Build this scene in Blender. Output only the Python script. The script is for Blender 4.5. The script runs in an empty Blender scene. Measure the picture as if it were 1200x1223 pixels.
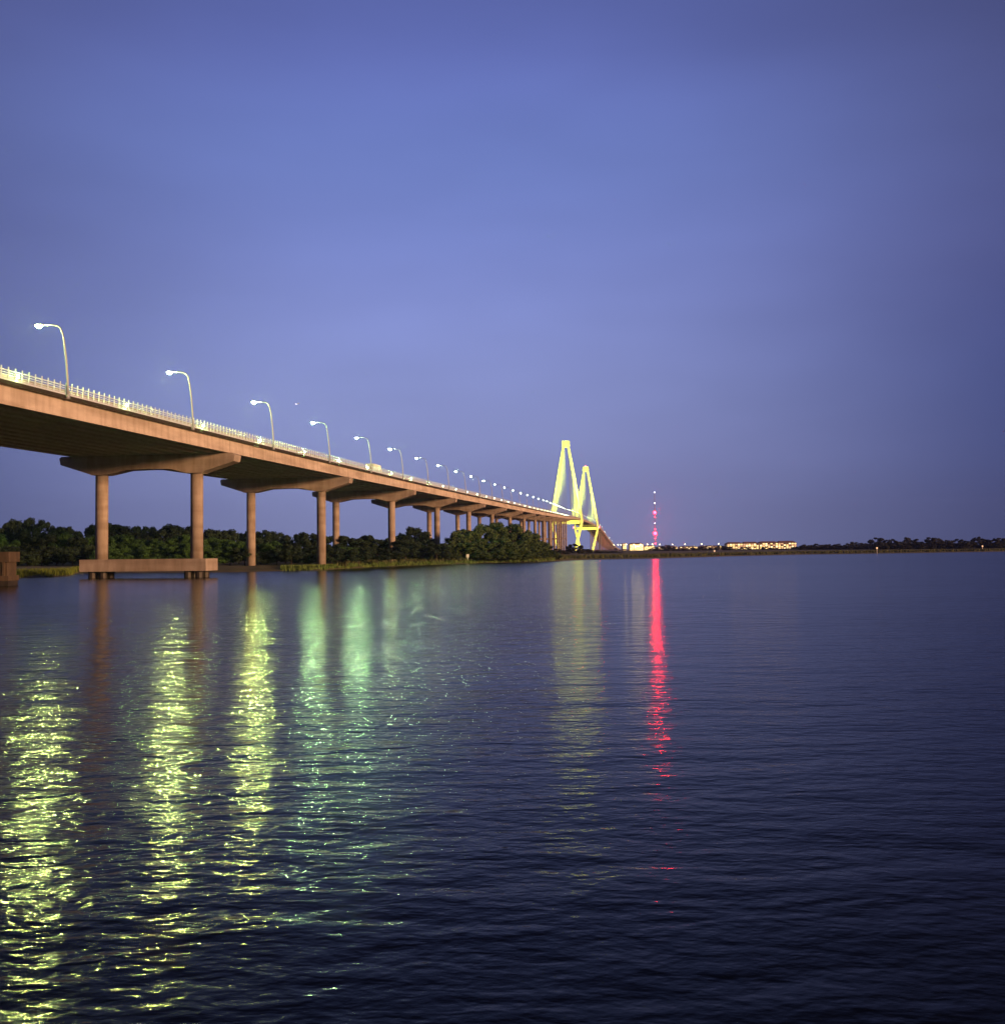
import bpy, math, random
from mathutils import Vector, Matrix

random.seed(7)
S = bpy.context.scene
COL = S.collection
PI = math.pi

# ------------------------------------------------------------------ camera
F = 1200.0                                   # focal length in photo pixels (photo 1200 x 1223)
CAM_H = 4.5
cd = bpy.data.cameras.new('camera')
cam = bpy.data.objects.new('camera', cd)
COL.objects.link(cam)
S.camera = cam
cd.sensor_fit = 'HORIZONTAL'
cd.sensor_width = 36.0
cd.lens = 36.0 * F / 1200.0
cd.clip_start = 0.1
cd.clip_end = 60000
PITCH = math.radians(2.17)
ROLL = math.radians(-0.6)
CR = Matrix.Rotation(PI / 2 + PITCH, 3, 'X') @ Matrix.Rotation(ROLL, 3, 'Z')
cam.matrix_world = Matrix.Translation((0, 0, CAM_H)) @ CR.to_4x4()

# ------------------------------------------------------------------ sky: dusk glow low in the west, deeper blue above
W = bpy.data.worlds.new('World')
S.world = W
W.use_nodes = True
nt = W.node_tree
nt.nodes.clear()
def WN(t, **kw):
    n = nt.nodes.new(t)
    for k, v in kw.items():
        setattr(n, k, v)
    return n
def ramp(n, stops):
    cr = n.color_ramp
    while len(cr.elements) > 1:
        cr.elements.remove(cr.elements[-1])
    cr.elements[0].position = stops[0][0]
    cr.elements[0].color = (*stops[0][1], 1)
    for p, c in stops[1:]:
        e = cr.elements.new(p)
        e.color = (*c, 1)
tc = WN('ShaderNodeTexCoord')
sp = WN('ShaderNodeSeparateXYZ')
nt.links.new(tc.outputs['Generated'], sp.inputs[0])
rA = WN('ShaderNodeValToRGB')
ramp(rA, [(0.0, (.245, .268, .50)), (.06, (.262, .290, .56)), (.16, (.258, .305, .615)), (.27, (.208, .260, .62)), (.37, (.156, .222, .565)), (.45, (.122, .157, .46)), (.6, (.050, .068, .22)), (1, (.012, .017, .06))])
rB = WN('ShaderNodeValToRGB')
ramp(rB, [(0.0, (.004, .016, .08)), (.16, (.018, .034, .165)), (.26, (.060, .066, .205)), (.44, (.070, .080, .205)), (.62, (.036, .045, .125)), (1, (.010, .014, .045))])
rA.color_ramp.interpolation = rB.color_ramp.interpolation = 'B_SPLINE'
nt.links.new(sp.outputs[2], rA.inputs[0])
nt.links.new(sp.outputs[2], rB.inputs[0])
az = WN('ShaderNodeMath', operation='ARCTAN2')
nt.links.new(sp.outputs[0], az.inputs[0])
nt.links.new(sp.outputs[1], az.inputs[1])
def wmath(op, a, b=None):
    n = WN('ShaderNodeMath', operation=op)
    for i, v in enumerate((a, b)):
        if v is None:
            continue
        if isinstance(v, (int, float)):
            n.inputs[i].default_value = v
        else:
            nt.links.new(v, n.inputs[i])
    return n.outputs[0]
d = wmath('SUBTRACT', az.outputs[0], -0.065)
d = wmath('ABSOLUTE', d)
d = wmath('DIVIDE', d, 0.45)
d = wmath('POWER', d, 2.6)
d = wmath('MULTIPLY', d, -1.0)
gl = wmath('EXPONENT', d)
nz = WN('ShaderNodeTexNoise')
mp = WN('ShaderNodeMapping')
mp.inputs['Scale'].default_value = (1.6, 1.6, 5.0)
nt.links.new(tc.outputs['Generated'], mp.inputs[0])
nt.links.new(mp.outputs[0], nz.inputs['Vector'])
nz.inputs['Scale'].default_value = 1.3
nz.inputs['Detail'].default_value = 3
nf = wmath('MULTIPLY_ADD', nz.outputs['Fac'], 0.52)
nt.nodes[-1].inputs[2].default_value = 0.74
mx = WN('ShaderNodeMix', data_type='RGBA')
nt.links.new(gl, mx.inputs['Factor'])
nt.links.new(rB.outputs[0], mx.inputs[6])
nt.links.new(rA.outputs[0], mx.inputs[7])
bg = WN('ShaderNodeBackground')
nt.links.new(mx.outputs[2], bg.inputs[0])
nt.links.new(nf, bg.inputs[1])
wo = WN('ShaderNodeOutputWorld')
nt.links.new(bg.outputs[0], wo.inputs[0])

# ------------------------------------------------------------------ warm lamp low on the right, added to stand in for shore lamps
sl = bpy.data.lights.new('shore_lamp_sun', 'SUN')
shore_lamp_sun = bpy.data.objects.new('shore_lamp_sun', sl)
COL.objects.link(shore_lamp_sun)
sl.energy = 5.0
sl.color = (1.0, 0.52, 0.26)
sl.angle = math.radians(8)
SA, SE = math.radians(33), math.radians(8)   # azimuth from +X towards the camera, elevation
sdir = Vector((math.cos(SA) * math.cos(SE), -math.sin(SA) * math.cos(SE), math.sin(SE)))
shore_lamp_sun.rotation_euler = sdir.to_track_quat('Z', 'Y').to_euler()
shore_lamp_sun.location = sdir * 500

HAZE = 7.5e-5
S.view_settings.view_transform = 'Standard'
S.view_settings.look = 'None'
S.view_settings.exposure = 0
S.view_settings.gamma = 1
S.render.engine = 'CYCLES'
cy = S.cycles
cy.use_denoising = True
try:
    cy.denoiser = 'OPENIMAGEDENOISE'
    cy.denoising_input_passes = 'RGB_ALBEDO_NORMAL'
except Exception:
    pass
cy.use_light_tree = True
cy.max_bounces = 8
cy.diffuse_bounces = 5
cy.glossy_bounces = 3
cy.sample_clamp_indirect = 4
cy.caustics_reflective = True
cy.blur_glossy = 1.0
cy.caustics_refractive = False

# ------------------------------------------------------------------ pixel helpers (used only to read positions off the photo)
def ray(x, y):
    return CR @ Vector(((x - 600) / F, (611.5 - y) / F, -1.0))
def at(x, y, Y):
    r = ray(x, y)
    return Vector((0, 0, CAM_H)) + r * (Y / r.y)
def onground(x, y, z=0.0):
    r = ray(x, y)
    return Vector((0, 0, CAM_H)) + r * ((z - CAM_H) / r.z)

# ------------------------------------------------------------------ materials
def new_mat(name):
    m = bpy.data.materials.new(name)
    m.use_nodes = True
    n = m.node_tree.nodes
    return m, m.node_tree, n['Principled BSDF']
def rough_mat(name, c1, c2, scale=1.0, rough=.85, stretch=(1, 1, 1), bump=0.0, detail=6):
    m, t, b = new_mat(name)
    g = t.nodes.new('ShaderNodeNewGeometry')
    mp = t.nodes.new('ShaderNodeMapping')
    mp.inputs['Scale'].default_value = stretch
    t.links.new(g.outputs['Position'], mp.inputs[0])
    n = t.nodes.new('ShaderNodeTexNoise')
    n.inputs['Scale'].default_value = scale
    n.inputs['Detail'].default_value = detail
    n.inputs['Roughness'].default_value = .65
    t.links.new(mp.outputs[0], n.inputs['Vector'])
    r = t.nodes.new('ShaderNodeValToRGB')
    ramp(r, [(.32, c1), (.68, c2)])
    t.links.new(n.outputs['Fac'], r.inputs[0])
    t.links.new(r.outputs[0], b.inputs['Base Color'])
    b.inputs['Roughness'].default_value = rough
    if bump:
        bp = t.nodes.new('ShaderNodeBump')
        bp.inputs['Strength'].default_value = bump
        bp.inputs['Distance'].default_value = .05
        t.links.new(n.outputs['Fac'], bp.inputs['Height'])
        t.links.new(bp.outputs[0], b.inputs['Normal'])
    return m
def streak(m, depth=.35):
    # water stains running down the faces and the faint panel tone changes
    t = m.node_tree
    b = t.nodes['Principled BSDF']
    g = t.nodes.new('ShaderNodeNewGeometry')
    src = b.inputs['Base Color'].links[0].from_socket
    for sc, k in (((.9, .9, .16), 1.0), ((.07, .07, .5), 1.4)):
        mp = t.nodes.new('ShaderNodeMapping')
        mp.inputs['Scale'].default_value = sc
        t.links.new(g.outputs['Position'], mp.inputs[0])
        n = t.nodes.new('ShaderNodeTexNoise')
        n.inputs['Scale'].default_value = 1.0
        n.inputs['Detail'].default_value = 4
        t.links.new(mp.outputs[0], n.inputs['Vector'])
        r = t.nodes.new('ShaderNodeValToRGB')
        lo = 1 - depth * k
        ramp(r, [(.36, (lo, lo * .97, lo * .93)), (.56, (1, 1, 1))])
        t.links.new(n.outputs['Fac'], r.inputs[0])
        mx = t.nodes.new('ShaderNodeMix')
        mx.data_type = 'RGBA'
        mx.blend_type = 'MULTIPLY'
        mx.inputs['Factor'].default_value = 1
        t.links.new(src, mx.inputs[6])
        t.links.new(r.outputs[0], mx.inputs[7])
        src = mx.outputs[2]
    t.links.new(src, b.inputs['Base Color'])
def emit_mat(name, col, strength, sample=True):
    m, t, b = new_mat(name)
    b.inputs['Base Color'].default_value = (.8, .8, .8, 1)
    b.inputs['Emission Color'].default_value = (*col, 1)
    b.inputs['Emission Strength'].default_value = strength
    if not sample:
        m.cycles.emission_sampling = 'NONE'
    return m
def metal_mat(name, col, rough=.45, metallic=.3):
    m, t, b = new_mat(name)
    b.inputs['Base Color'].default_value = (*col, 1)
    b.inputs['Roughness'].default_value = rough
    b.inputs['Metallic'].default_value = metallic
    return m

M = {}
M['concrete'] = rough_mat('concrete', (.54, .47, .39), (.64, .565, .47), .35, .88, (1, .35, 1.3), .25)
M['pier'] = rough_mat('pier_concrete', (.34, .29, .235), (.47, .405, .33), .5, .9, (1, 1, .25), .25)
for k_ in ('concrete', 'pier'):
    streak(M[k_], .19)
M['girder'] = rough_mat('girder_concrete', (.52, .45, .36), (.62, .54, .44), .5, .9)
M['wet'] = rough_mat('wet_pile', (.018, .016, .013), (.045, .038, .03), 1.2, .6)
M['edge'] = rough_mat('deck_edge_dark', (.016, .012, .009), (.04, .03, .022), .8, .95)  # dark brown band along the slab edge
M['parapet'] = rough_mat('parapet_concrete', (.40, .39, .40), (.54, .53, .54), .9, .9)
M['shaded'] = rough_mat('shade_dark_concrete', (.045, .032, .021), (.10, .072, .048), .9, .95, (1, 1, .4))  # footing concrete darkened: the shade on it is put into the colour
M['road'] = rough_mat('asphalt', (.04, .04, .04), (.06, .06, .06), 2, .9)
M['rail'] = metal_mat('galvanised_rail', (.66, .74, .84), .5, 0)
M['pole'] = metal_mat('lamp_pole', (.36, .38, .42), .45, .2)
M['head'] = metal_mat('lamp_housing', (.45, .45, .46), .45, .3)
M['pylon'] = rough_mat('pylon_concrete', (.48, .47, .44), (.58, .57, .53), .05, .8)
M['cable'] = metal_mat('cable_sheath', (.42, .42, .39), .5, 0)
M['lime'] = emit_mat('lime_lamp', (.80, 1.0, .24), 6000)
M['mint'] = emit_mat('mint_lamp', (.58, 1.0, .40), 3600)
M['pale'] = emit_mat('pale_lamp', (.80, 1.0, .62), 130, False)
for q_, st_ in enumerate((1900, 1150, 800, 600, 450, 340)):
    M['soft%d' % q_] = emit_mat('soft_lamp', (.66, 1.0, .46), st_)
M['dim'] = emit_mat('dim_lamp', (.80, 1.0, .66), 60, False)
M['raillight'] = emit_mat('rail_lamp', (.55, 1.0, .28), 300, False)
M['red'] = emit_mat('red_beacon', (1.0, .0008, .004), 620)
M['red_s'] = emit_mat('red_beacon_small', (1.0, .01, .03), 60, False)
M['white_s'] = emit_mat('white_beacon', (.85, .80, 1.0), 14, False)

# ------------------------------------------------------------------ mesh helpers
class MB:
    def __init__(self):
        self.v, self.f = [], []
    def add(self, vs, fs):
        o = len(self.v)
        self.v += [tuple(p) for p in vs]
        self.f += [tuple(i + o for i in f) for f in fs]
    def hexa(self, c):                                     # 8 corners: bottom ring then top ring
        self.add(c, [(3, 2, 1, 0), (4, 5, 6, 7), (0, 1, 5, 4), (1, 2, 6, 5), (2, 3, 7, 6), (3, 0, 4, 7)])
    def box(self, x0, x1, y0, y1, z0, z1):
        self.hexa([(x0, y0, z0), (x1, y0, z0), (x1, y1, z0), (x0, y1, z0), (x0, y0, z1), (x1, y0, z1), (x1, y1, z1), (x0, y1, z1)])
    def loft(self, rings, cap=True):
        n = len(rings[0])
        vs = [p for r in rings for p in r]
        fs = []
        for i in range(len(rings) - 1):
            for j in range(n):
                k = (j + 1) % n
                fs.append((i * n + j, i * n + k, (i + 1) * n + k, (i + 1) * n + j))
        if cap:
            fs.append(tuple(reversed(range(n))))
            fs.append(tuple(range((len(rings) - 1) * n, len(rings) * n)))
        self.add(vs, fs)
    def tube(self, pts, rad, n=8):
        pts = [Vector(p) for p in pts]
        if not isinstance(rad, (list, tuple)):
            rad = [rad] * len(pts)
        rings = []
        for i, p in enumerate(pts):
            t = (pts[min(i + 1, len(pts) - 1)] - pts[max(i - 1, 0)]).normalized()
            a = t.cross(Vector((0, 1, 0)))
            if a.length < .1:
                a = t.cross(Vector((1, 0, 0)))
            a.normalize()
            b = t.cross(a)
            rings.append([p + (a * math.cos(2 * PI * j / n) + b * math.sin(2 * PI * j / n)) * rad[i] for j in range(n)])
        self.loft(rings)
    def sphere(self, c, r, nu=8, nv=5, zs=1.0, half=False):
        c = Vector(c)
        rings = []
        a0, a1 = -PI / 2, (0 if half else PI / 2)
        for i in range(nv + 1):
            a = a0 + (a1 - a0) * i / nv
            rr = max(math.cos(a), .02) * r
            rings.append([c + Vector((rr * math.cos(2 * PI * j / nu), rr * math.sin(2 * PI * j / nu), r * zs * math.sin(a))) for j in range(nu)])
        self.loft(rings)
    def mesh(self, name, mat, smooth=False):
        me = bpy.data.meshes.new(name)
        me.from_pydata(self.v, [], self.f)
        for m in (mat if isinstance(mat, list) else [mat]):
            me.materials.append(m)
        if smooth:
            for p in me.polygons:
                p.use_smooth = True
        me.update()
        return me
    def build(self, name, mat, parent=None, smooth=False, stuff=False):
        return link(name, self.mesh(name, mat, smooth), parent, stuff)
def link(name, me, parent=None, stuff=False):
    o = bpy.data.objects.new(name, me)
    COL.objects.link(o)
    if parent:
        o.parent = parent
    if stuff:
        o['kind'] = 'stuff'
    return o
def tag(o, label, cat, group=None):
    o['label'] = label
    o['category'] = cat
    if group:
        o['group'] = group
    return o
def thing(name, loc, label, cat, group=None, rz=0):
    o = bpy.data.objects.new(name, None)
    COL.objects.link(o)
    o.location = loc
    o.rotation_euler = (0, 0, rz)
    o.empty_display_size = .5
    return tag(o, label, cat, group)
def structure(o):
    o['kind'] = 'structure'
    return o
ORD = ['first', 'second', 'third', 'fourth', 'fifth', 'sixth', 'seventh', 'eighth', 'ninth', 'tenth', 'eleventh', 'twelfth',
       'thirteenth', 'fourteenth', 'fifteenth', 'sixteenth', 'seventeenth', 'eighteenth', 'nineteenth', 'twentieth',
       'twenty-first', 'twenty-second', 'twenty-third', 'twenty-fourth', 'twenty-fifth', 'twenty-sixth', 'twenty-seventh',
       'twenty-eighth', 'twenty-ninth', 'thirtieth', 'thirty-first', 'thirty-second', 'thirty-third', 'thirty-fourth', 'thirty-fifth']

# ------------------------------------------------------------------ water
def water_mat():
    m, t, b = new_mat('river_water')
    b.inputs['Base Color'].default_value = (.002, .0025, .003, 1)
    b.inputs['IOR'].default_value = 1.13
    L = t.links.new
    g = t.nodes.new('ShaderNodeNewGeometry')
    def noise(scale, sx, sy, rot, detail, rough=.5, dist=0.0):
        mp = t.nodes.new('ShaderNodeMapping')
        mp.inputs['Rotation'].default_value = (0, 0, rot)
        mp.inputs['Scale'].default_value = (sx, sy, 1)
        L(g.outputs['Position'], mp.inputs[0])
        n = t.nodes.new('ShaderNodeTexNoise')
        n.inputs['Scale'].default_value = scale
        n.inputs['Detail'].default_value = detail
        n.inputs['Roughness'].default_value = rough
        n.inputs['Distortion'].default_value = dist
        L(mp.outputs[0], n.inputs['Vector'])
        return n.outputs['Fac']
    def bump(h, dist, prev=None, strength=1.0):
        bp = t.nodes.new('ShaderNodeBump')
        bp.inputs['Distance'].default_value = dist
        if isinstance(strength, float):
            bp.inputs['Strength'].default_value = strength
        else:
            L(strength, bp.inputs['Strength'])
        L(h, bp.inputs['Height'])
        if prev:
            L(prev, bp.inputs['Normal'])
        return bp.outputs[0]
    swell = noise(.30, .45, 1.0, .35, 2)
    chop = noise(.95, .45, 1.0, -.18, 2, .5, .3)
    rip = noise(3.3, .62, 1.0, .2, 2, .45, .2)
    patch = noise(.045, .6, 1.0, .5, 2)
    def mrange(v, a, b_, c, d_):
        pr = t.nodes.new('ShaderNodeMapRange')
        for k_, q_ in zip(('From Min', 'From Max', 'To Min', 'To Max'), (a, b_, c, d_)):
            pr.inputs[k_].default_value = q_
        L(v, pr.inputs['Value'])
        return pr.outputs[0]
    pr = mrange(patch, .35, .65, .6, 1.0)
    # wavelets too small to resolve further out count as roughness
    sx = t.nodes.new('ShaderNodeSeparateXYZ')
    L(g.outputs['Position'], sx.inputs[0])
    L(mrange(sx.outputs[1], 15, 300, .12, .17), b.inputs['Roughness'])
    n1 = bump(swell, .10)
    n2 = bump(chop, .098, n1, pr)
    n2 = bump(rip, .042, n2, pr)
    n3 = bump(noise(8.5, .65, 1.0, .25, 2), .011, n2, pr)
    L(n3, b.inputs['Normal'])
    return m
w = MB()
w.add([(-4550, -1450, 0), (4550, -1450, 0), (4550, 4550, 0), (-4550, 4550, 0)], [(0, 1, 2, 3)])
structure(w.build('water', water_mat()))

# ------------------------------------------------------------------ land along the far shore
shore_px = [(-2600, 800), (-900, 722), (-400, 706), (-120, 696), (20, 690.3), (60, 689.5), (82, 688), (92, 684.6), (150, 684.4), (255, 683.8), (320, 682.4), (380, 681.2), (445, 677.2),
            (510, 674.8), (575, 672.6), (640, 671.2), (700, 668.4), (765, 667.2), (820, 665.8), (880, 664.0), (960, 662.2), (1080, 660.6), (1150, 659.4), (1200, 658.6), (1400, 655.8), (2000, 648), (3600, 630)]
shore = []
for i in range(len(shore_px) - 1):
    (xa, ya), (xb, yb) = shore_px[i], shore_px[i + 1]
    n = max(2, int(abs(xb - xa) / 7)) if -150 < xa < 1300 else 5
    for k in range(n):
        t = k / n
        p = onground(xa + (xb - xa) * t, ya + (yb - ya) * t)
        shore.append(p)
rng = random.Random(3)
land = MB()
offs = [(-2.5, -.5), (0, .02), (2.5, .35), (7, .75), (16, 1.05), (40, 1.3), (90, 1.5), (220, 1.6), (600, 1.7), (1500, 1.8), (3400, 1.9)]
rows = []
jit = [rng.uniform(-1.4, 1.4) for _ in shore]
for p, j in zip(shore, jit):
    d2 = Vector((p.x, p.y, 0)).normalized()
    L0 = Vector((p.x, p.y, 0)).length
    rows.append([d2 * (L0 + o + (j if o < 10 else 0)) + Vector((0, 0, z + (rng.uniform(-.1, .1) if 0 < o < 300 else 0))) for o, z in offs])
nO = len(offs)
fs = []
for i in range(len(rows) - 1):
    for k in range(nO - 1):
        fs.append((i * nO + k, (i + 1) * nO + k, (i + 1) * nO + k + 1, i * nO + k + 1))
land.add([p for r in rows for p in r], fs)
def marsh_mat():
    m, t, b = new_mat('marsh_ground')
    L = t.links.new
    g = t.nodes.new('ShaderNodeNewGeometry')
    s = t.nodes.new('ShaderNodeSeparateXYZ')
    L(g.outputs['Position'], s.inputs[0])
    n = t.nodes.new('ShaderNodeTexNoise')
    n.inputs['Scale'].default_value = .09
    n.inputs['Detail'].default_value = 7
    L(g.outputs['Position'], n.inputs['Vector'])
    r = t.nodes.new('ShaderNodeValToRGB')
    ramp(r, [(.3, (.035, .045, .012)), (.5, (.075, .085, .024)), (.7, (.11, .095, .045))])
    L(n.outputs['Fac'], r.inputs[0])
    mr = t.nodes.new('ShaderNodeMapRange')
    mr.inputs['From Min'].default_value = .15
    mr.inputs['From Max'].default_value = .6
    L(s.outputs[2], mr.inputs['Value'])
    mx = t.nodes.new('ShaderNodeMix')
    mx.data_type = 'RGBA'
    mx.inputs[6].default_value = (.085, .082, .036, 1)
    L(mr.outputs[0], mx.inputs['Factor'])
    L(r.outputs[0], mx.inputs[7])
    L(mx.outputs[2], b.inputs['Base Color'])
    b.inputs['Roughness'].default_value = .95
    return m
structure(land.build('marsh_bank', marsh_mat(), smooth=True))

# marsh grass on the bank: uncountable blades
def grass_mat(name, a, b2):
    return rough_mat(name, a, b2, .15, .9)
gm = grass_mat('marsh_grass', (.045, .065, .018), (.095, .105, .038))
def grass(name, x0, x1, n, hmin, hmax, o0, o1, wdt, mat, seed):
    r = random.Random(seed)
    g = MB()
    i0 = [i for i, p in enumerate(shore) if p.y > 0]
    cand = []
    for i in range(len(shore) - 1):
        p = shore[i]
        px = 600 + F * p.x / p.y
        if x0 < px < x1 and p.y > 0:
            cand.append(i)
    for _ in range(n):
        i = r.choice(cand)
        t = r.random()
        p = shore[i].lerp(shore[i + 1], t)
        d2 = Vector((p.x, p.y, 0)).normalized()
        o = o0 + (o1 - o0) * r.random() ** 1.5
        q = d2 * (p.length + o)
        z = .3 if o < 3 else .9
        h = r.uniform(hmin, hmax)
        a = r.uniform(0, PI)
        wv = Vector((math.cos(a), math.sin(a), 0)) * wdt
        ln = Vector((r.uniform(-.3, .3), r.uniform(-.3, .3), 0)) * h
        g.add([q - wv + Vector((0, 0, z - .4)), q + wv + Vector((0, 0, z - .4)), q + ln + Vector((0, 0, z + h))], [(0, 1, 2)])
    o = g.build(name, mat, stuff=True)
    return o
o = grass('marsh_grass', 400, 1350, 26000, .5, 1.3, 4, 120, .3, gm, 11)
tag(o, 'low olive marsh grass along the far shore behind the water', 'marsh grass')
o = grass('shore_grass', 330, 660, 9000, .25, .6, .6, 14, .22, grass_mat('pale_green_grass', (.075, .15, .025), (.13, .19, .045)), 13)
tag(o, 'pale green grass strip along the waterline below the big thicket', 'grass')
o = grass('bank_grass', -150, 96, 7000, .35, .8, 1.0, 40, .12, grass_mat('green_grass', (.085, .14, .012), (.13, .17, .02)), 12)
tag(o, 'bright green grass patch on the near bank left of the first pier', 'grass')

# ------------------------------------------------------------------ bridge path
def interp(tab, y):
    if y <= tab[0][0]:
        s = (tab[1][1] - tab[0][1]) / (tab[1][0] - tab[0][0])
        return tab[0][1] + s * (y - tab[0][0])
    if y >= tab[-1][0]:
        return tab[-1][1]
    n = len(tab)
    for i in range(n - 1):
        if tab[i][0] <= y <= tab[i + 1][0]:
            break
    def slope(k):
        if k == 0:
            return (tab[1][1] - tab[0][1]) / (tab[1][0] - tab[0][0])
        if k == n - 1:
            return (tab[-1][1] - tab[-2][1]) / (tab[-1][0] - tab[-2][0])
        return (tab[k + 1][1] - tab[k - 1][1]) / (tab[k + 1][0] - tab[k - 1][0])
    h = tab[i + 1][0] - tab[i][0]
    t = (y - tab[i][0]) / h
    m0, m1 = slope(i) * h, slope(i + 1) * h
    return (2 * t**3 - 3 * t**2 + 1) * tab[i][1] + (t**3 - 2 * t**2 + t) * m0 + (-2 * t**3 + 3 * t**2) * tab[i + 1][1] + (t**3 - t**2) * m1
XT = [(y, .1425 * y - 77.35) for y in (20, 100, 200, 300, 400, 500, 600, 690)] + [(850, 42.5), (1000, 58.8), (1250, 81.8), (1579, 117.0), (1830, 152.0), (2080, 189.5), (2300, 226), (2650, 281), (3050, 350), (3300, 398)]
ZT = [(20, 24.8), (118, 25.6), (185, 26.0), (257, 26.7), (350, 27.8), (420, 28.7), (525, 30.2), (700, 32.6), (850, 35.3), (1000, 38.8), (1250, 45.6), (1579, 54.5), (1830, 57), (2080, 56.0), (2300, 50.5), (2650, 29), (3050, 5.5), (3300, 3.2)]
SLAB, GD, BW = .45, 2.4, 32.0
def edge(y):
    return Vector((interp(XT, y), y, interp(ZT, y)))
def left(y):
    t = Vector((interp(XT, y + 1) - interp(XT, y - 1), 2, 0)).normalized()
    return Vector((-t.y, t.x, 0))
def fwd(y):
    l = left(y)
    return Vector((l.y, -l.x, 0))
def bp(y, d, dz):                                           # d metres left of the right edge, dz above deck top
    return edge(y) + left(y) * d + Vector((0, 0, dz))
def ys(a, b, step):
    n = max(1, round((b - a) / step))
    return [a + (b - a) * i / n for i in range(n + 1)]
def sweep(mb, prof, yl):
    mb.loft([[bp(y, d, dz) for d, dz in prof] for y in yl])
Y0, Y1 = -60.0, 3150.0
PY0, PSTEP = 187.0, 72.1
YALL = ys(Y0, 700, 10) + ys(700, Y1, 25)[1:]

bridge = thing('cable_stayed_bridge', (edge(PY0).x, PY0, 0), 'long concrete cable-stayed bridge with orange-lit side and two lime-lit pylons', 'bridge')
INV = Matrix.Translation(-bridge.location)
def part(mb, name, mat, parent=bridge, smooth=False, stuff=False, root=None):
    base = bridge.location
    mb.v = [(a - base.x, b - base.y, c - base.z) for a, b, c in mb.v]
    return mb.build(name, mat, parent, smooth, stuff)

m_ = MB(); sweep(m_, [(-.5, -SLAB), (BW + .5, -SLAB), (BW + .5, 0), (-.5, 0)], YALL); deck = part(m_, 'deck_slab', rough_mat('shaded_soffit', (.20, .17, .13), (.27, .235, .18), .5, .9))  # soffit colour darkened to paint in the shade between the girders
m_ = MB(); sweep(m_, [(4.4, .004), (BW - 1, .004), (BW - 1, .05), (4.4, .05)], YALL); part(m_, 'road_surface', M['road'])
m_ = MB(); sweep(m_, [(-.58, -SLAB - .03), (-.503, -SLAB - .03), (-.503, .02), (-.58, .02)], YALL); part(m_, 'deck_edge', M['edge'])
m_ = MB(); sweep(m_, [(4.0, .003), (4.35, .003), (4.25, 1.25), (4.1, 1.25)], YALL); part(m_, 'walkway_barrier', M['concrete'])
m_ = MB(); sweep(m_, [(-.1, .003), (.15, .003), (.12, .86), (-.08, .86)], YALL); part(m_, 'walkway_parapet', M['parapet'])
m_ = MB(); sweep(m_, [(BW - .2, .003), (BW + .2, .003), (BW + .15, 1.1), (BW - .15, 1.1)], YALL); part(m_, 'far_parapet', M['concrete'])
# side girders, one per span so the joints over the piers show
joints = [PY0 + PSTEP * k for k in range(-3, 17)]
TOW = [1579.0, 2080.0]
spans = [(max(Y0, joints[0]), joints[0])] + list(zip(joints[:-1], joints[1:]))
spans = [s for s in spans if s[1] - s[0] > 5]
far_joints = [2312 + 60 * k for k in range(0, 14)]
spans += [(joints[-1], 1579.0), (1579.0, 2080.0), (2080.0, far_joints[0])] + list(zip(far_joints[:-1], far_joints[1:]))
for a, b in spans:
    yl = ys(a + .09, b - .09, 12 if b < 800 else 25)
    m_ = MB()
    sweep(m_, [(0, -SLAB - GD), (.75, -SLAB - GD), (.75, -SLAB - GD + .22), (.45, -SLAB - GD + .4), (.45, -SLAB - .003), (0.1, -SLAB - .003), (0.06, -SLAB - GD + .3), (0, -SLAB - GD + .22)], yl)
    part(m_, 'side_girder', M['concrete'])
for k in range(1, 11):
    d0 = 3.16 * k
    m_ = MB()
    sweep(m_, [(d0 - .38, -SLAB - GD), (d0 + .38, -SLAB - GD), (d0 + .38, -SLAB - GD + .2), (d0 + .12, -SLAB - GD + .4), (d0 + .12, -SLAB - .003), (d0 - .12, -SLAB - .003), (d0 - .12, -SLAB - GD + .4), (d0 - .38, -SLAB - GD + .2)], YALL)
    part(m_, 'girder', M['girder'])
for k in range(-2, 5):
    for q in (1, 2):
        y = PY0 + PSTEP * (k + q / 3.0)
        m_ = MB()
        f = fwd(y) * .15
        c = [bp(y, .5, -SLAB - 1.5), bp(y, BW - .6, -SLAB - 1.5), bp(y, BW - .6, -SLAB - .01), bp(y, .5, -SLAB - .01)]
        m_.hexa([c[0] - f, c[1] - f, c[1] + f, c[0] + f, c[3] - f, c[2] - f, c[2] + f, c[3] + f])
        part(m_, 'diaphragm', M['girder'])

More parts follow.
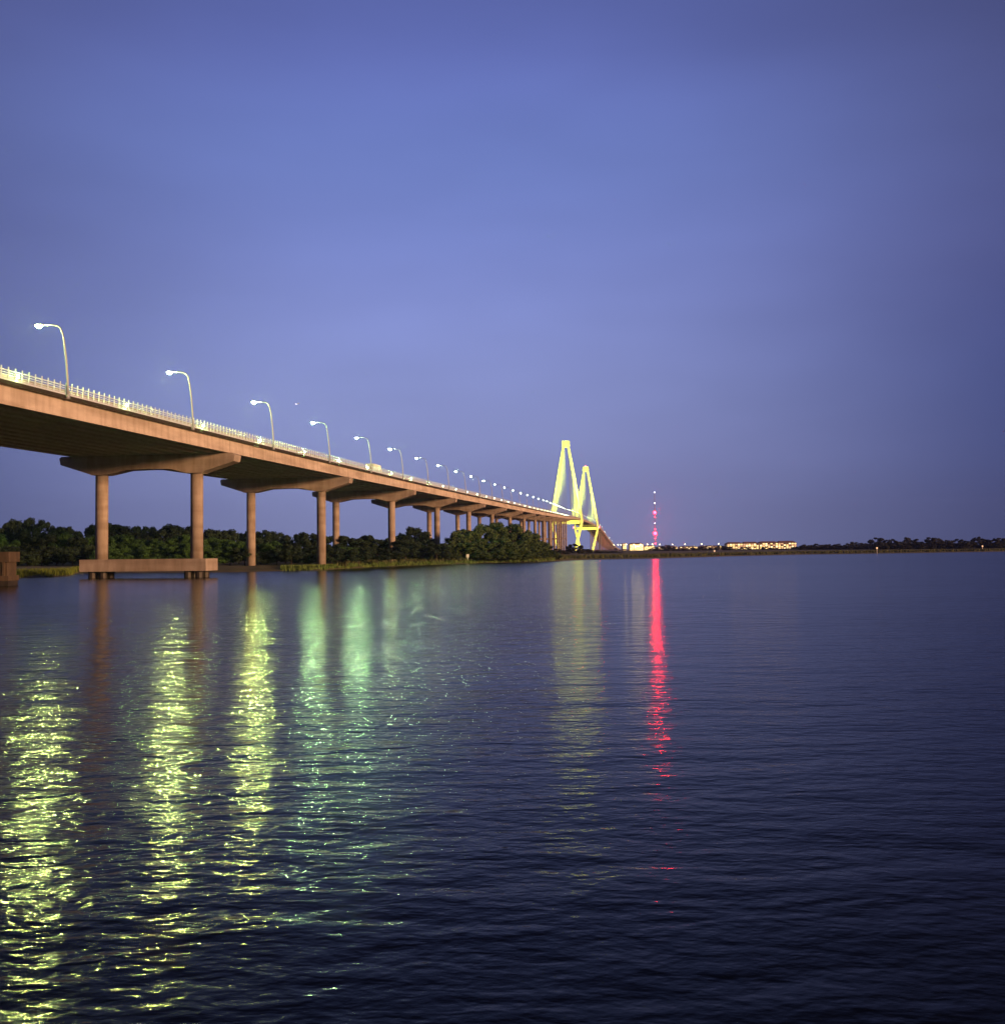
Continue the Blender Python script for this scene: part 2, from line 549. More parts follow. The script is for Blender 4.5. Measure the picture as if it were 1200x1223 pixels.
# piers
def pier(y, kind):
    l, f, e = left(y), fwd(y), edge(y)
    zc = e.z - SLAB - GD - .12
    base = Vector((e.x, e.y, zc))
    poly = [(-1.0, 0), (-1.55, -.35), (-1.3, -1.55), (5.0, -3.45), (5.2, -3.6), (7.9, -3.6), (11, -2.75), (15.5, -2.65), (20, -2.75), (24.2, -3.6), (27.0, -3.6), (27.2, -3.45), (33.2, -1.55), (33.45, -.35), (33, 0)]
    m_ = MB()
    m_.loft([[base + l * d + Vector((0, 0, z)) + f * o for d, z in poly] for o in (-1.5, 1.5)])
    for dd in range(11):
        d0 = .38 + 3.12 * dd
        c = base + l * d0
        m_.hexa([c + l * a + f * b + Vector((0, 0, z)) for z in (.003, .115) for a, b in ((-.3, -.4), (.3, -.4), (.3, .4), (-.3, .4))])
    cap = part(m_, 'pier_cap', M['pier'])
    zb = 3.45 if kind == 'water' else .2
    for d0 in (6.55, 25.6):
        c = base + l * d0
        m_ = MB()
        n = 16
        r = 1.16
        m_.loft([[Vector((c.x, c.y, z)) + l * (r * math.cos(2 * PI * j / n + .2)) + f * (r * math.sin(2 * PI * j / n + .2)) for j in range(n)] for z in (zb, zc - 3.45)])
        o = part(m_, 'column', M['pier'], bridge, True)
        o.parent = cap
    if kind == 'water':
        c = Vector((e.x, e.y, 0))
        m_ = MB()
        m_.loft([[c + l * d + f * b + Vector((0, 0, z)) for d, b in ((3.6, -2.6), (28.6, -2.6), (28.6, 2.6), (3.6, 2.6))] for z in (1.25, 3.5)])
        o = part(m_, 'pile_cap', M['pier']); o.parent = cap
        for d0 in (6.55, 25.6):
            m_ = MB()
            cc = c + l * d0
            for a in (-1.1, 1.1):
                for b in (-1.3, 1.3):
                    m_.tube([cc + l * a + f * b + Vector((0, 0, -3)), cc + l * a + f * b + Vector((0, 0, 1.247))], .75, 10)
            o = part(m_, 'pile_cluster', M['wet']); o.parent = cap
    elif zc > 34 and y < 1400:
        c1, c2 = base + l * 6.55, base + l * 25.6
        m_ = MB()
        zz = zc * .42
        m_.loft([[Vector((p.x, p.y, z)) + f * o for p, o in ((c1, -.7), (c2, -.7), (c2, .7), (c1, .7))] for z in (zz - .8, zz + .8)])
        o = part(m_, 'strut', M['pier']); o.parent = cap
for k in range(-3, 17):
    pier(PY0 + PSTEP * k, 'water' if k <= 0 else 'land')
for y in far_joints[:-3]:
    pier(y, 'land')

# railing
RH = 1.72
m_ = MB()
for z, r in ((.42, .045), (.72, .045), (1.0, .05), (1.3, .075)):
    m_.tube([bp(y, -.35, z) for y in ys(60, 700, 8) + ys(700, Y1, 30)[1:]], r, 5)
sweep(m_, [(-.48, .003), (-.2, .003), (-.2, .26), (-.48, .26)], YALL)
railing = part(m_, 'railing', M['rail'])
pm = MB()
pm.hexa([(-.10, -.065, .3), (.06, -.065, .3), (.06, .065, .3), (-.10, .065, .3), (-.12, -.05, RH), (-.01, -.05, RH), (-.01, .05, RH), (-.12, .05, RH)])
post_me = pm.mesh('railing_post', M['rail'])
y = 113.0
for i in range(300):
    o = link('railing_post', post_me, railing)
    p = bp(y, -.35, 0) - bridge.location
    o.location = p
    l = left(y)
    o.rotation_euler = (0, 0, math.atan2(l.y, l.x))
    y += 1.35
m_ = MB()
ylist = []
while y < Y1 - 50:
    ylist.append(y)
    y += 1.35 if y < 900 else 2.7
y = 111.65
while y > 60:
    ylist.append(y); y -= 1.35
for y in ylist:
    p, l, f = bp(y, -.35, 0), left(y), fwd(y)
    m_.hexa([p + l * a + f * b + Vector((0, 0, z)) for z in (.3, RH) for a, b in ((-.06, -.04), (.06, -.04), (.06, .04), (-.06, .04))])
o = part(m_, 'far_railing_posts', M['rail'], bridge, stuff=True)
o.parent = railing
# small lamps fixed to the railing
hm = MB(); hm.box(-.20, -.02, -.16, .16, .55, .95)
h_me = hm.mesh('rail_light_housing', M['head'])
lm = MB(); lm.sphere((-.28, 0, .75), .17, 8, 5)
l_me = lm.mesh('rail_light', M['raillight'])
l_me2 = lm.mesh('rail_light', emit_mat('rail_lamp_dim', (.85, 1, .5), 40, False))
for k in range(0, 44):
    y = 122.5 + 25.8 * k
    l = left(y)
    o = link('rail_light', h_me, railing)
    o.location = bp(y, -.42, 0) - bridge.location
    o.rotation_euler = (0, 0, math.atan2(l.y, l.x))
    q = link('rail_light_lens', l_me if k < 10 else l_me2, railing)
    q.location = o.location; q.rotation_euler = o.rotation_euler

# pylons
def pylon(yt):
    c = bp(yt, BW / 2, 0)
    c = Vector((c.x, c.y, 0))
    l, f = left(yt), fwd(yt)
    def P(s, z, o=0):
        return c + l * s + f * o + Vector((0, 0, z))
    m_ = MB()
    m_.loft([[P(a, z, b) for a, b in ((-5.9, -2.6), (5.9, -2.6), (5.9, 2.6), (-5.9, 2.6))] for z in (166, 175.5)])
    tower = part(m_, 'pylon', M['pylon'])
    for sg in (-1, 1):
        m_ = MB()
        prof = [(4.3, 165.0, 1.6, 2.4), (10.6, 130, 1.7, 2.6), (18.9, 80, 1.8, 2.8), (23.2, 56, 1.95, 3.1), (23.8, 48, 2.05, 3.2), (21.9, 40, 2.05, 3.2), (12.7, 3, 2.4, 3.8), (12.2, -2, 2.4, 3.8)]
        m_.loft([[P(sg * s + a * w1, z, b * w2) for a, b in ((-1, -.7), (-.7, -1), (.7, -1), (1, -.7), (1, .7), (.7, 1), (-.7, 1), (-1, .7))] for s, z, w1, w2 in prof])
        o = part(m_, 'pylon_leg', M['pylon']); o.parent = tower
    for z0, z1, hw in ((44.5, 50, 21.0),):
        m_ = MB()
        m_.loft([[P(a, z, b) for a, b in ((-hw, -3), (hw, -3), (hw, 3), (-hw, 3))] for z in (z0, z1)])
        o = part(m_, 'cross_beam', M['pylon']); o.parent = tower
    for sg in (-1, 1):
        for dr in (-1, 1):
            for i in range(10):
                z = 108 + 57 * i / 9
                s = 4.0 + (165 - z) / (165 - 80) * 14.5 - 1.5
                ya = yt + dr * (18 + 23.5 * i)
                e = bp(ya, BW / 2 - sg * (BW / 2 + .3), .3) if sg < 0 else bp(ya, -.3 + 0, .3)
                d0 = BW + .3 if sg > 0 else -.3
                e = bp(ya, d0, .3)
                m_ = MB()
                m_.tube([P(sg * s, z), e], .14, 4)
                o = part(m_, 'stay_cable', M['cable']); o.parent = tower
    return P, tower
# floodlights: lamps on the deck and at the pylon feet that wash the pylons
fh = MB(); fh.box(-.6, .6, -.4, .4, 0, .9); fh.box(-.1, .1, -.1, .1, -.6, 0)
flood_me = fh.mesh('flood_light', M['head'])
def flood(pos, aim, power, col, spot, label, size=1.0):
    o = link('flood_light', flood_me)
    o.location = pos
    tag(o, label, 'floodlight', 'floodlights washing the pylons')
    ld = bpy.data.lights.new('flood_lamp', 'SPOT')
    ld.energy = power; ld.color = col; ld.spot_size = math.radians(spot); ld.spot_blend = .6; ld.shadow_soft_size = size
    lo = bpy.data.objects.new('flood_lamp', ld)
    COL.objects.link(lo)
    lo.parent = o
    dv = (Vector(aim) - Vector(pos))
    lo.location = dv.normalized() * 1.5 + Vector((0, 0, .8))
    lo.rotation_euler = (-dv).to_track_quat('Z', 'Y').to_euler()
YG = (.84, 1.0, .05)
for ti, yt in enumerate(TOW):
    P, tower = pylon(yt)
    nm = ('nearer', 'farther')[ti]
    for sg in (-1, 1):
        sd = 'left' if sg > 0 else 'right'
        pz = interp(ZT, yt)
        flood(P(sg * 13.0, pz + .7, -70), P(sg * 9, 128, 0), 4.2e6, YG, 62, 'front deck floodlight below the %s leg of the %s lime-lit pylon' % (sd, nm))
        flood(P(sg * 13.0, pz + .7, -30), P(sg * 15, 95, 0), 7e5, YG, 80, 'close deck floodlight beside the %s leg of the %s lime-lit pylon' % (sd, nm))
        flood(P(sg * 13.0, interp(ZT, yt - 185) + .7, -185), P(sg * 6, 125, 0), 1.7e6, YG, 48, 'far deck floodlight along the %s cables of the %s lime-lit pylon' % (sd, nm))
        flood(P(sg * 20.0, 3.0, -48), P(sg * 18, 32, 0), 4e5, (1, .95, .07), 75, 'low floodlight at the %s foot of the %s pylon' % (sd, nm))
    if ti == 1:
        bm_ = MB()
        for s, z in ((0, 176.6), (-26.5, 50), (26.5, 50)):
            bm_ = MB(); bm_.sphere(P(s, z, -2), .9 if s == 0 else 1.1, 8, 6)
            o = part(bm_, 'beacon', M['red_s']); o.parent = tower
        for o in tower.children:
            pass

# ------------------------------------------------------------------ street lamps on the bridge edge
pl = MB()
path = [(0, 0, -.4), (.05, 0, 2.0), (.28, 0, 5.0), (.62, 0, 7.5), (.88, 0, 8.6), (1.2, 0, 9.15), (1.7, 0, 9.45), (2.3, 0, 9.55), (3.6, 0, 9.6)]
pl.tube(path, [.15, .14, .125, .11, .10, .09, .08, .075, .07], 8)
pl.box(-.22, .22, -.22, .22, -.45, .1)
pole_me = pl.mesh('pole', M['pole'], True)
hd = MB()
hd.loft([[(x, y_, z) for y_, z in ((-wd, 0), (wd, 0), (wd * .7, hh), (-wd * .7, hh))] for x, wd, hh in ((3.4, .10, .10), (3.7, .24, .2), (4.4, .30, .24), (4.85, .22, .14))])
hd.v = [(a, b, c + 9.56) for a, b, c in hd.v]
head_me = hd.mesh('lamp_head', M['head'])
def lens(mat, r=.36):
    m_ = MB(); m_.sphere((4.25, 0, 9.55), r, 10, 3, .85, True)
    return m_.mesh('lamp_lens', mat)
lens_me = {k: lens(M[k], .26 if k == 'pale' else .36) for k in ('lime', 'mint', 'pale', 'soft0', 'soft1', 'soft2', 'soft3', 'soft4', 'soft5')}
lens_me['dim'] = lens(M['dim'], .19)
for k in range(-2, 74):
    y = 133.0 + 36.9 * k
    l = left(y)
    if k < 0:
        lab = ('nearest street lamp on the bridge, far outside the left picture edge', 'street lamp on the bridge just outside the left picture edge')[k + 2]
    elif k == 0:
        lab = 'largest lit street lamp with a curved arm, leftmost on the bridge railing'
    elif k < 35:
        lab = '%s lit street lamp from the left along the bridge railing' % ORD[k]
    elif y < 1600:
        lab = 'tiny distant street lamp in the close row running up to the first pylon'
    else:
        lab = 'tiny distant street lamp on the far deck beyond the first pylon'
    t = thing('street_lamp', bp(y, -.8, -.05), lab, 'street lamp', 'street lamps along the bridge railing', math.atan2(l.y, l.x))
    link('pole', pole_me, t)
    link('lamp_head', head_me, t)
    kind = 'lime' if k < 3 else ('mint' if k < 5 else ('soft%d' % (k - 5) if k < 11 else ('pale' if k < 28 else 'dim')))
    link('lamp_lens', lens_me[kind], t)

# ------------------------------------------------------------------ concrete fender block at the left edge
def fender():
    a = onground(-80, 700); b = onground(10, 700)
    t = thing('concrete_footing', (b.x, b.y, 0), 'brown concrete footing with a heavy top slab rising from the water at the left edge', 'concrete footing')
    w_ = (b - a).length
    def bx(name, x0, x1, y0, y1, z0, z1, mat):
        m_ = MB(); m_.box(x0, x1, y0, y1, z0, z1); return m_.build(name, mat, t)
    bx('top_slab', -w_, .1, -.2, 3.2, 3.5, 5.0, M['shaded'])
    bx('body', -w_ + .3, -.25, .1, 2.9, 1.5, 3.497, M['shaded'])
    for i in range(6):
        bx('rib', -.9 - i * 1.6, -.6 - i * 1.6, -.12, .097, 1.5, 3.49, M['shaded'])
    bx('lower_ledge', -w_, .05, -.2, 3.2, .75, 1.497, M['shaded'])
    bx('wet_base', -w_ + .1, -.05, 0, 3, -3, .747, M['wet'])
fender()

# ------------------------------------------------------------------ lorry on the deck
def truck():
    y = 312.0
    t = thing('box_truck', bp(y, 7.0, .05), 'pale box truck driving on the bridge deck near the sixth street lamp', 'truck', None, math.atan2(fwd(y).y, fwd(y).x))
    m_ = MB(); m_.box(-5.5, 3.2, -1.25, 1.25, 1.1, 4.1); m_.build('cargo_box', metal_mat('truck_box', (.62, .58, .52), .5, 0), t)
    m_ = MB(); m_.loft([[(x, -1.15, .6), (x, 1.15, .6), (x, 1.15, z), (x, -1.15, z)] for x, z in ((3.3, 2.9), (4.6, 2.8), (5.2, 1.9), (5.6, 1.6))]); m_.build('cab', metal_mat('truck_cab', (.6, .6, .6), .35, 0), t)
    wm = metal_mat('tyre', (.02, .02, .02), .8, 0)
    for x in (-4, -2.8, 4.2):
        for s in (-1.1, 1.1):
            m_ = MB(); m_.tube([(x, s - .15, .5), (x, s + .15, .5)], .5, 12); m_.build('wheel', wm, t)
truck()

# ------------------------------------------------------------------ far radio mast with beacons
def mast():
    b = at(782.5, 655, 2400)
    t = thing('radio_mast', (b.x, b.y, 1.5), 'tall thin radio mast with red and white lights beyond the far shore', 'radio mast')
    def Z(y):
        return at(782, y, 2400).z - 1.5
    H = Z(587.5)
    sm = metal_mat('mast_steel', (.35, .2, .2), .5, .2)
    for a in range(3):
        an = a * 2 * PI / 3 + .3
        m_ = MB(); m_.tube([(1.6 * math.cos(an), 1.6 * math.sin(an), 0), (.5 * math.cos(an), .5 * math.sin(an), H)], .16, 4); m_.build('mast_leg', sm, t)
    m_ = MB()
    for i in range(60):
        z = H * i / 60
        r = 1.6 - 1.1 * i / 60
        for a in range(3):
            a1, a2 = a * 2 * PI / 3 + .3, (a + 1) * 2 * PI / 3 + .3
            m_.tube([(r * math.cos(a1), r * math.sin(a1), z), (r * math.cos(a2), r * math.sin(a2), z + H / 60)], .09, 3)
    m_.build('lattice', sm, t, stuff=True)
    for y, r, mat in ((588, 1.0, 'white_s'), (601, 1.0, 'white_s'), (612, 2.8, 'red'), (617.5, .8, 'red_s'), (625, .9, 'white_s'), (637, 3.4, 'red'), (632, .9, 'red_s'), (643, .9, 'red_s'), (649, 1.1, 'red_s')):
        m_ = MB(); m_.sphere((0, 0, Z(y)), r, 8, 6); m_.build('beacon', M[mat], t)
mast()

# ------------------------------------------------------------------ far buildings
wallw = rough_mat('pale_stucco', (.50, .44, .34), (.62, .55, .43), .2, .9)
roofm = rough_mat('roof_tile', (.14, .07, .05), (.22, .11, .08), .5, .9)
wins = [emit_mat('lit_window', (1, .74, .22), 1.5, False), emit_mat('bright_window', (1, .84, .40), 2.3, False), emit_mat('dim_window', (1, .58, .22), .5, False)]
frame_dark = metal_mat('dark_glass', (.03, .03, .04), .15, 0)
def building(x0, x1, ytop, Y, floors, cols, seed, label, name='apartment_block', roof=True, lamp=0, dens=.7, base=2.0, lampw=1200):
    r = random.Random(seed)
    a, b = at(x0, ytop, Y), at(x1, ytop, Y)
    wd = b.x - a.x
    H = a.z - base
    t = thing(name, ((a.x + b.x) / 2, Y, base), label, 'building', 'lit buildings on the far shore')
    dp = 16
    rh = min(3.0, H * .22) if roof else .6
    hw = H - rh
    m_ = MB(); m_.box(-wd / 2, wd / 2, 0, dp, 0, hw); m_.build('wall', wallw, t)
    m_ = MB()
    if roof:
        n = max(1, round(wd / 22))
        for i in range(n):
            xa, xb = -wd / 2 + wd * i / n, -wd / 2 + wd * (i + 1) / n
            e = .6 if n == 1 else .15
            m_.hexa([(xa - e, -.8, hw + .005), (xb + e, -.8, hw + .005), (xb + e, dp + .8, hw + .005), (xa - e, dp + .8, hw + .005), (xa + 3, dp * .35, hw + rh + .3 * (i % 2)), (xb - 3, dp * .35, hw + rh + .3 * (i % 2)), (xb - 3, dp * .65, hw + rh + .3 * (i % 2)), (xa + 3, dp * .65, hw + rh + .3 * (i % 2))])
    else:
        m_.box(-wd / 2 - .3, wd / 2 + .3, -.3, dp + .3, hw + .005, hw + rh)
    m_.build('roof', roofm, t)
    fhh = hw / floors
    cw = wd / cols
    wm = MB(); wm.box(-cw * .33, cw * .33, -.12, .05, fhh * .2, fhh * .82)
    mes = [wm.mesh('window', w_) for w_ in wins] + [wm.mesh('window', frame_dark)]
    bmx = MB(); bmx.box(-cw * .42, cw * .42, -1.4, -.003, 0, .2); bal = bmx.mesh('balcony', wallw)
    for i in range(floors):
        for j in range(cols):
            k = r.choices([0, 1, 2, 3], [dens * .45, dens * .25, dens * .3, 1 - dens])[0]
            o = link('window', mes[k], t); o.location = (-wd / 2 + cw * (j + .5), 0, fhh * i)
            if i and j % 2 == 0:
                o = link('balcony', bal, t); o.location = (-wd / 2 + cw * (j + .5), 0, fhh * i)
    for i in range(lamp):
        m_ = MB(); m_.sphere((0, 0, 0), .3, 6, 4)
        xx = -wd / 2 + wd * (i + .5) / lamp
        o = m_.build('wall_lamp', wins[1], t); o.location = (xx, -6, 5.5)
        if lampw < 1400:
            continue
        ld = bpy.data.lights.new('wall_lamp', 'POINT'); ld.energy = lampw; ld.color = (1, .78, .3); ld.shadow_soft_size = .5
        lo = bpy.data.objects.new('wall_lamp_light', ld); COL.objects.link(lo); lo.parent = o; lo.location = (0, -.6, 0)
    return t
building(752, 768, 648.5, 1380, 5, 6, 1, 'tallest block of the bright yellow lit group right of the far bridge end', lamp=4, dens=.95, lampw=1900)
building(743.5, 748, 649, 1380, 4, 2, 2, 'narrow pale stair tower at the left end of the bright yellow group', 'stair_tower', False, 1, .9, lampw=1500)
building(769, 782, 651.5, 1390, 3, 6, 3, 'lower yellow lit block beside the radio mast', lamp=2, dens=.9, lampw=1500)
building(786, 809, 652.3, 1450, 3, 10, 4, 'low pale lit building just right of the radio mast', lamp=3, dens=.6)
building(812, 833, 652.3, 1450, 3, 9, 5, 'middle of the low pale buildings between mast and long apartment block', lamp=2, dens=.5)
building(836, 862, 651.6, 1450, 3, 10, 6, 'low pale building left of the long lit apartment block', lamp=3, dens=.6)
building(868, 906, 647.6, 1300, 4, 12, 7, 'left wing of the long lit apartment block with reddish roofs', lamp=4, dens=.8)
building(907, 951, 646.6, 1310, 4, 14, 8, 'right wing of the long lit apartment block with reddish roofs', lamp=3, dens=.75)

# ------------------------------------------------------------------ vegetation
leafm = []
for nm, a, b in (('dark_leaf', (.006, .020, .006), (.013, .036, .010)), ('lamplit_leaf', (.020, .066, .009), (.040, .115, .014)), ('bush_leaf', (.03, .062, .014), (.058, .10, .022)), ('far_leaf', (.010, .016, .009), (.020, .025, .013))):
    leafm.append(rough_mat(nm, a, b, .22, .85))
barkm = rough_mat('bark', (.03, .025, .02), (.07, .055, .04), 2, .95)
def crown_mesh(seed, mat, leaves=3600, ls=.046, blobs=26, flat=.8, low=.28):
    r = random.Random(seed)
    bl = []
    for i in range(blobs):
        a = r.uniform(0, 2 * PI)
        q = (i + .5) / blobs
        z = low + (.90 - low) * q
        wmax = .40 * max(0.0, 1 - ((z - low - (.9 - low) * .38) / ((.9 - low) * .68)) ** 2) ** .5
        rr = wmax * (.35 + .65 * math.sqrt(r.random()))
        bl.append((rr * math.cos(a), rr * math.sin(a), z, r.uniform(.12, .20) * (1 - .35 * q)))
    g = MB()
    for i in range(leaves):
        b = r.choice(bl)
        v = Vector((r.gauss(0, 1), r.gauss(0, 1), r.gauss(0, 1))).normalized()
        rad = b[3] * r.uniform(.55, 1.1)
        p = Vector(b[:3]) + Vector((v.x, v.y, v.z * flat)) * rad
        n = (v + Vector((r.uniform(-.7, .7), r.uniform(-.7, .7), r.uniform(-.4, .9)))).normalized()
        a = n.orthogonal().normalized()
        a.rotate(Matrix.Rotation(r.uniform(0, 2 * PI), 3, n))
        c = n.cross(a)
        s = ls * r.uniform(.45, 1.0)
        g.add([p - a * s, p - c * s * .55, p + a * s, p + c * s * .55], [(0, 1, 2, 3)])
    return g.mesh('crown', mat)
def trunk_mesh(seed):
    r = random.Random(seed)
    g = MB()
    g.tube([(0, 0, -.05), (.01, .01, .25), (r.uniform(-.03, .03), r.uniform(-.03, .03), .6)], [.035, .026, .012], 6)
    for i in range(5):
        a = r.uniform(0, 2 * PI); z = r.uniform(.2, .45)
        g.tube([(0, 0, z), (.1 * math.cos(a), .1 * math.sin(a), z + .15), (.24 * math.cos(a), .24 * math.sin(a), z + .28)], [.014, .010, .004], 4)
    return g.mesh('trunk', barkm)
V = {}
for i in range(4):
    V['dark', i] = (crown_mesh(20 + i, leafm[0]), trunk_mesh(i))
    V['mid', i] = (crown_mesh(30 + i, leafm[1], 3600, .046, 26), trunk_mesh(i + 9))
    V['bush', i] = (crown_mesh(40 + i, leafm[2], 3800, .048, 28, .8, .08), trunk_mesh(i + 19))
    V['far', i] = (crown_mesh(50 + i, leafm[3], 1500, .07, 18, .8, .12), trunk_mesh(i + 29))
def tree(kind, px, ytop, Y, wid, label, group, name='tree', base=None, seed=0):
    r = random.Random(seed * 13 + int(px))
    top = at(px, ytop, Y)
    zb = 1.2 if base is None else base
    H = max(1.5, top.z - zb)
    t = thing(name, (top.x, Y, zb), label, 'bush' if name == 'bush' else 'tree', group, r.uniform(0, 2 * PI))
    cr, tr = V[kind, r.randrange(4)]
    c = link('crown', cr, t)
    c.scale = (wid, wid, H)
    q = link('trunk', tr, t)
    q.scale = (H * .8, H * .8, H)
    return t
# wood behind the bridge on the left bank
def top_back(x):
    tab = [(-160, 620), (0, 620), (22, 619), (40, 615), (58, 621), (80, 626), (110, 625), (150, 626), (190, 626), (240, 629), (270, 632), (300, 632), (340, 635), (380, 637), (420, 637), (450, 641), (470, 640), (520, 646), (560, 648)]
    return interp(tab, x)
rv = random.Random(5)
xs = -150
bk = []
while xs < 555:
    bk.append(xs)
    xs += rv.uniform(13, 19)
side = 'in the wood behind the bridge, %s'
def zone(x):
    if x < 0: return 'outside the left picture edge'
    if x < 105: return 'left of the first pier'
    if x < 240: return 'between the first pier columns'
    if x < 300: return 'between the first and second piers'
    if x < 390: return 'between the second pier columns'
    return 'right of the second pier'
cnt = {}
def zlabel(x, kind_text):
    z = zone(x)
    key = (z, kind_text)
    cnt[key] = cnt.get(key, 0) + 1
    return '%s %s, %s from left' % (kind_text, z, ORD[cnt[key] - 1])
for i, x in enumerate(bk):
    tree('dark', x, top_back(x) + rv.uniform(-2.5, 3), 330 + rv.uniform(-15, 40), rv.uniform(9, 13), zlabel(x, 'tall dark back-row tree'), 'trees in the wood behind the bridge', seed=i)
xs = -140
i = 0
while xs < 470:
    lit = 'mid' if (100 < xs < 300) or rv.random() < .4 else 'dark'  # brighter leaf colour paints in the bridge lamps' light on these crowns
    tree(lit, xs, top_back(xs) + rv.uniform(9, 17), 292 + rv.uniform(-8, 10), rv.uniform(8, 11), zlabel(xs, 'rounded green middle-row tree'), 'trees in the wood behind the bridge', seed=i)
    xs += rv.uniform(15, 22); i += 1
xs = -100
while xs < 440:
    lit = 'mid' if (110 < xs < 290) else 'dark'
    if not (10 < xs < 96):
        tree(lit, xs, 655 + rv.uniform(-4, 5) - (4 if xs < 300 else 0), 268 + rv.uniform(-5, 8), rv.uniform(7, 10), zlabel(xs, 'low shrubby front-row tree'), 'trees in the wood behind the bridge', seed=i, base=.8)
    else:
        tree(lit, xs, 654 + rv.uniform(-4, 5), 276 + rv.uniform(-5, 8), rv.uniform(7, 10), zlabel(xs, 'low shrubby front-row tree'), 'trees in the wood behind the bridge', seed=i, base=.8)
    xs += rv.uniform(15, 22); i += 1
# low dark scrub between the second pier and the big thicket
for i, (x, yt, Y, wd) in enumerate([(400, 655, 300, 8), (420, 652, 320, 9), (440, 655, 330, 9), (462, 657, 330, 9), (480, 652, 350, 10)]):
    tree('dark', x, yt, Y, wd, '%s low dark shrub from the left right of the second pier' % ORD[i], 'scrub by the second pier', 'bush', seed=i)
tree('dark', 495, 628, 400, 15, 'dark round-topped tree standing alone left of the big thicket', 'trees near the thicket')
tree('dark', 483, 636, 405, 11, 'smaller dark tree touching the left side of the round-topped tree', 'trees near the thicket')
tree('dark', 509, 637, 405, 9, 'small dark tree touching the right side of the round-topped tree', 'trees near the thicket')
# big thicket on the bank
bush = [(478, 664, 335, 8), (492, 661, 340, 8), (506, 659, 342, 8), (520, 655, 345, 9), (533, 648, 350, 10), (545, 634, 362, 12), (556, 630, 372, 13), (566, 629, 375, 12), (577, 625, 380, 14), (590, 623, 385, 14), (602, 622, 388, 14),
        (614, 624, 390, 13), (624, 629, 392, 12), (634, 636, 395, 12), (643, 644, 400, 11), (651, 651, 405, 10), (549, 648, 352, 11), (565, 645, 356, 12), (583, 643, 360, 12), (600, 642, 364, 12), (617, 644, 370, 12), (632, 649, 376, 11), (645, 655, 384, 10), (660, 657, 400, 9),
        (540, 660, 346, 8), (574, 658, 350, 9), (592, 657, 354, 9), (610, 658, 360, 9), (627, 659, 366, 8)]
for i, (x, yt, Y, wd) in enumerate(bush):
    row = 'tall leafy bush at the top' if i < 16 else ('leafy bush in the middle' if i < 24 else 'low leafy bush at the foot')
    j = i if i < 16 else (i - 16 if i < 24 else i - 24)
    tree('bush' if i != 15 else 'dark', x, yt, Y, wd, '%s of the big green thicket, %s from the left' % (row, ORD[j]), 'bushes of the big thicket', 'bush', seed=i)
# small trees at the pylon feet
for i, (x, yt, Y, wd, lab) in enumerate([(664, 655, 560, 9, 'small dark bush under the last approach piers'), (674, 657, 600, 9, 'low dark bush at the left foot of the nearer pylon'), (686, 649, 640, 14, 'round dark tree standing between the feet of the two pylons'), (698, 655, 660, 12, 'low dark bush right of the round tree by the pylons'),
                                         (710, 657, 680, 12, 'low dark bush at the foot of the farther pylon'), (722, 658, 690, 12, 'low dark bush under the far descending deck'), (734, 658, 700, 12, 'low dark bush below the end of the bridge'), (655, 657, 540, 10, 'low dark bush joining the thicket to the pylon feet')]):
    tree('far', x, yt, Y, wd, lab, 'bushes by the pylons', 'bush' if i != 2 else 'tree', seed=i)
# far shore tree line
far = [(746, 658), (758, 659), (768, 657), (778, 654.5), (787, 653), (795, 650.5), (802, 653), (812, 655), (822, 654), (832, 653.5), (841, 652), (850, 654.5), (860, 651.5), (868, 653), (878, 655), (890, 653.5), (902, 655), (914, 653), (926, 654.5), (938, 655), (950, 653),
       (959, 651.5), (967, 652), (975, 650.5), (984, 651.5), (993, 651), (1002, 651), (1011, 650.5), (1020, 648.5), (1027, 649.5), (1035, 650), (1046, 644), (1055, 646), (1065, 645.5), (1075, 649), (1084, 644), (1092, 646), (1102, 648), (1113, 643.5), (1123, 645), (1133, 647), (1144, 645.5), (1155, 648), (1166, 643), (1175, 645), (1186, 645), (1197, 644), (1208, 644), (1220, 643), (1232, 645), (1245, 643)]
cnt2 = {}
for i, (x, yt) in enumerate(far):
    yt -= 2.6 if x > 1035 else (1.6 if x > 950 else 0)
    z = 'below the bright yellow buildings' if x < 785 else ('between the mast and the apartment block' if x < 868 else ('in front of the lit apartment block' if x < 952 else ('right of the apartment block' if x < 1040 else ('in the taller line at right' if x < 1201 else 'beyond the right picture edge'))))
    cnt2[z] = cnt2.get(z, 0) + 1
    Y = 900 if x > 1035 else (1000 if x > 950 else 1100)
    tree('far', x, yt + rv.uniform(-.5, .5), Y + rv.uniform(-30, 30), rv.uniform(13, 19), 'small dark tree %s, %s from left' % (z, ORD[cnt2[z] - 1]), 'trees on the far shore', base=1.0, seed=i)
    if x > 950:
        tree('far', x + 5, (yt + 654 - (x - 1000) * .012) / 2 + rv.uniform(-1, 1), Y - 60 + rv.uniform(-20, 20), rv.uniform(14, 19), 'low bush under the trees %s, %s from left' % (z, ORD[cnt2[z] - 1]), 'bushes on the far shore', 'bush', base=1.0, seed=i + 99)

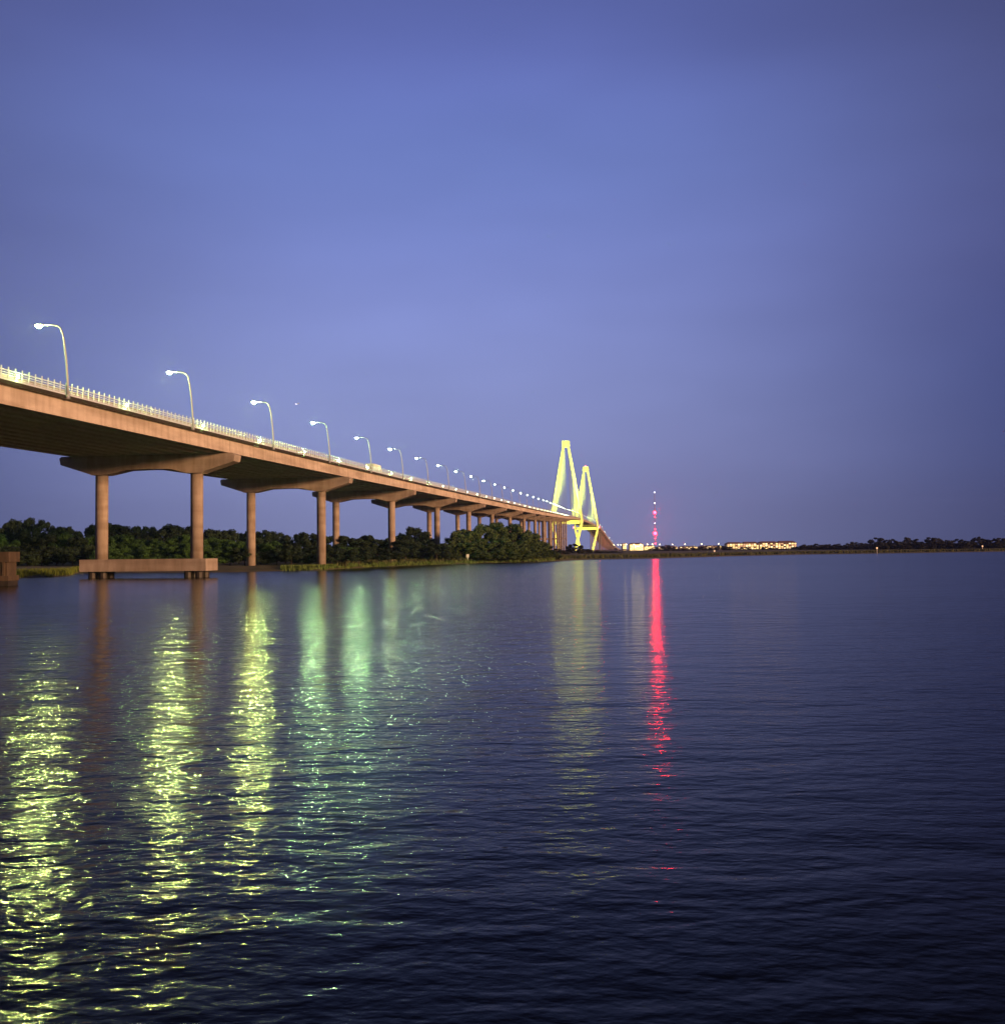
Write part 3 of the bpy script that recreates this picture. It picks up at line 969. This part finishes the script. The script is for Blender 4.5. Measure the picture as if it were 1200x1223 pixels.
# ------------------------------------------------------------------ small things on the shores
pw = metal_mat('white_post', (.75, .74, .7), .6, 0)
def post(px, y0, y1, Y, lab, lit):
    t = at(px, y0, Y)
    th = thing('marker_post', (t.x, Y, .8), lab, 'marker post', 'marker posts on the shore')
    h = t.z - .8
    m_ = MB(); m_.box(-.12, .12, -.12, .12, -1.2, h); m_.build('post', pw, th)
    m_ = MB(); m_.box(-.5, .5, -.16, -.125, h - 1.1, h); m_.build('board', pw if not lit else wins[2], th)
post(558.5, 662, 667, 348, 'small white marker post on the bank below the big thicket', False)
post(853, 657, 660, 640, 'small lit marker post on the shore left of the apartment block', True)
post(1047, 653.5, 658, 620, 'small lit marker post below the taller trees on the right', True)
post(1173, 651.5, 655, 720, 'small lit marker post near the right edge of the shore', True)

# lamp posts along the far road at the bridge end
lampm = emit_mat('far_road_lamp', (1, .80, .38), 16, False)
pm2 = MB(); pm2.tube([(0, 0, 0), (0, 0, 7.5)], [.14, .09], 6); fp_me = pm2.mesh('pole', M['pole'])
gm2 = MB(); gm2.sphere((0, 0, 7.8), .42, 8, 5); fg_me = gm2.mesh('lamp_globe', lampm)
for i, (px, Y) in enumerate([(733, 1250), (738, 1200), (741.5, 1260), (748, 1150), (757, 1180), (765, 1150), (773, 1200), (779, 1170), (788, 1250), (803, 1240), (818, 1260), (838, 1250), (858, 1230)]):
    b = at(px, 655, Y)
    th = thing('lamp_post', (b.x, Y, 1.6), '%s small warm lamp post from the left along the far shore road' % ORD[i], 'lamp post', 'lamp posts along the far shore road')
    link('pole', fp_me, th); link('lamp_globe', fg_me, th)

# small aircraft with landing light
p = at(354.5, 482.3, 1300)
pa = thing('aircraft', p, 'tiny white lit aircraft in the sky above the bridge lamps', 'aircraft', None, -.4)
pa.scale = (.55, .55, .55)
aw = metal_mat('aircraft_paint', (.8, .8, .8), .4, 0)
m_ = MB(); m_.tube([(-6, 0, 0), (-4.5, 0, 0), (4, 0, .1), (6.5, 0, .6)], [.3, .9, .8, .2], 10); m_.build('fuselage', aw, pa)
m_ = MB(); m_.loft([[(x - .9, y_, z), (x + .9, y_, z), (x + .8, y_, z + .18), (x - .8, y_, z + .18)] for x, y_, z in ((1, -6.5, .2), (0, 0, -.2), (1, 6.5, .2))]); m_.build('wing', aw, pa)
m_ = MB(); m_.hexa([(4.6, -.1, .5), (6.3, -.1, .5), (6.3, .1, .5), (4.6, .1, .5), (5.8, -.06, 2.6), (6.6, -.06, 2.6), (6.6, .06, 2.6), (5.8, .06, 2.6)]); m_.build('tail_fin', aw, pa)
for yy in (-2.6, 0, 2.6):
    m_ = MB(); m_.sphere((-1.6, yy, -.5), .45, 8, 5); m_.build('landing_light', M['white_s'], pa)

# ------------------------------------------------------------------ thin haze volume, added to give the lamps halos
hz = MB(); hz.box(-4600, 4600, -1500, 4600, -1.5, 215)
hm_, ht, hb = new_mat('haze_air')
ht.nodes.remove(hb)
pv = ht.nodes.new('ShaderNodeVolumePrincipled')
pv.inputs['Color'].default_value = (.80, .84, .95, 1)
pv.inputs['Density'].default_value = HAZE
pv.inputs['Anisotropy'].default_value = .8
ht.links.new(pv.outputs[0], [n for n in ht.nodes if n.type == 'OUTPUT_MATERIAL'][0].inputs['Volume'])
hz.build('haze', hm_, stuff=True)
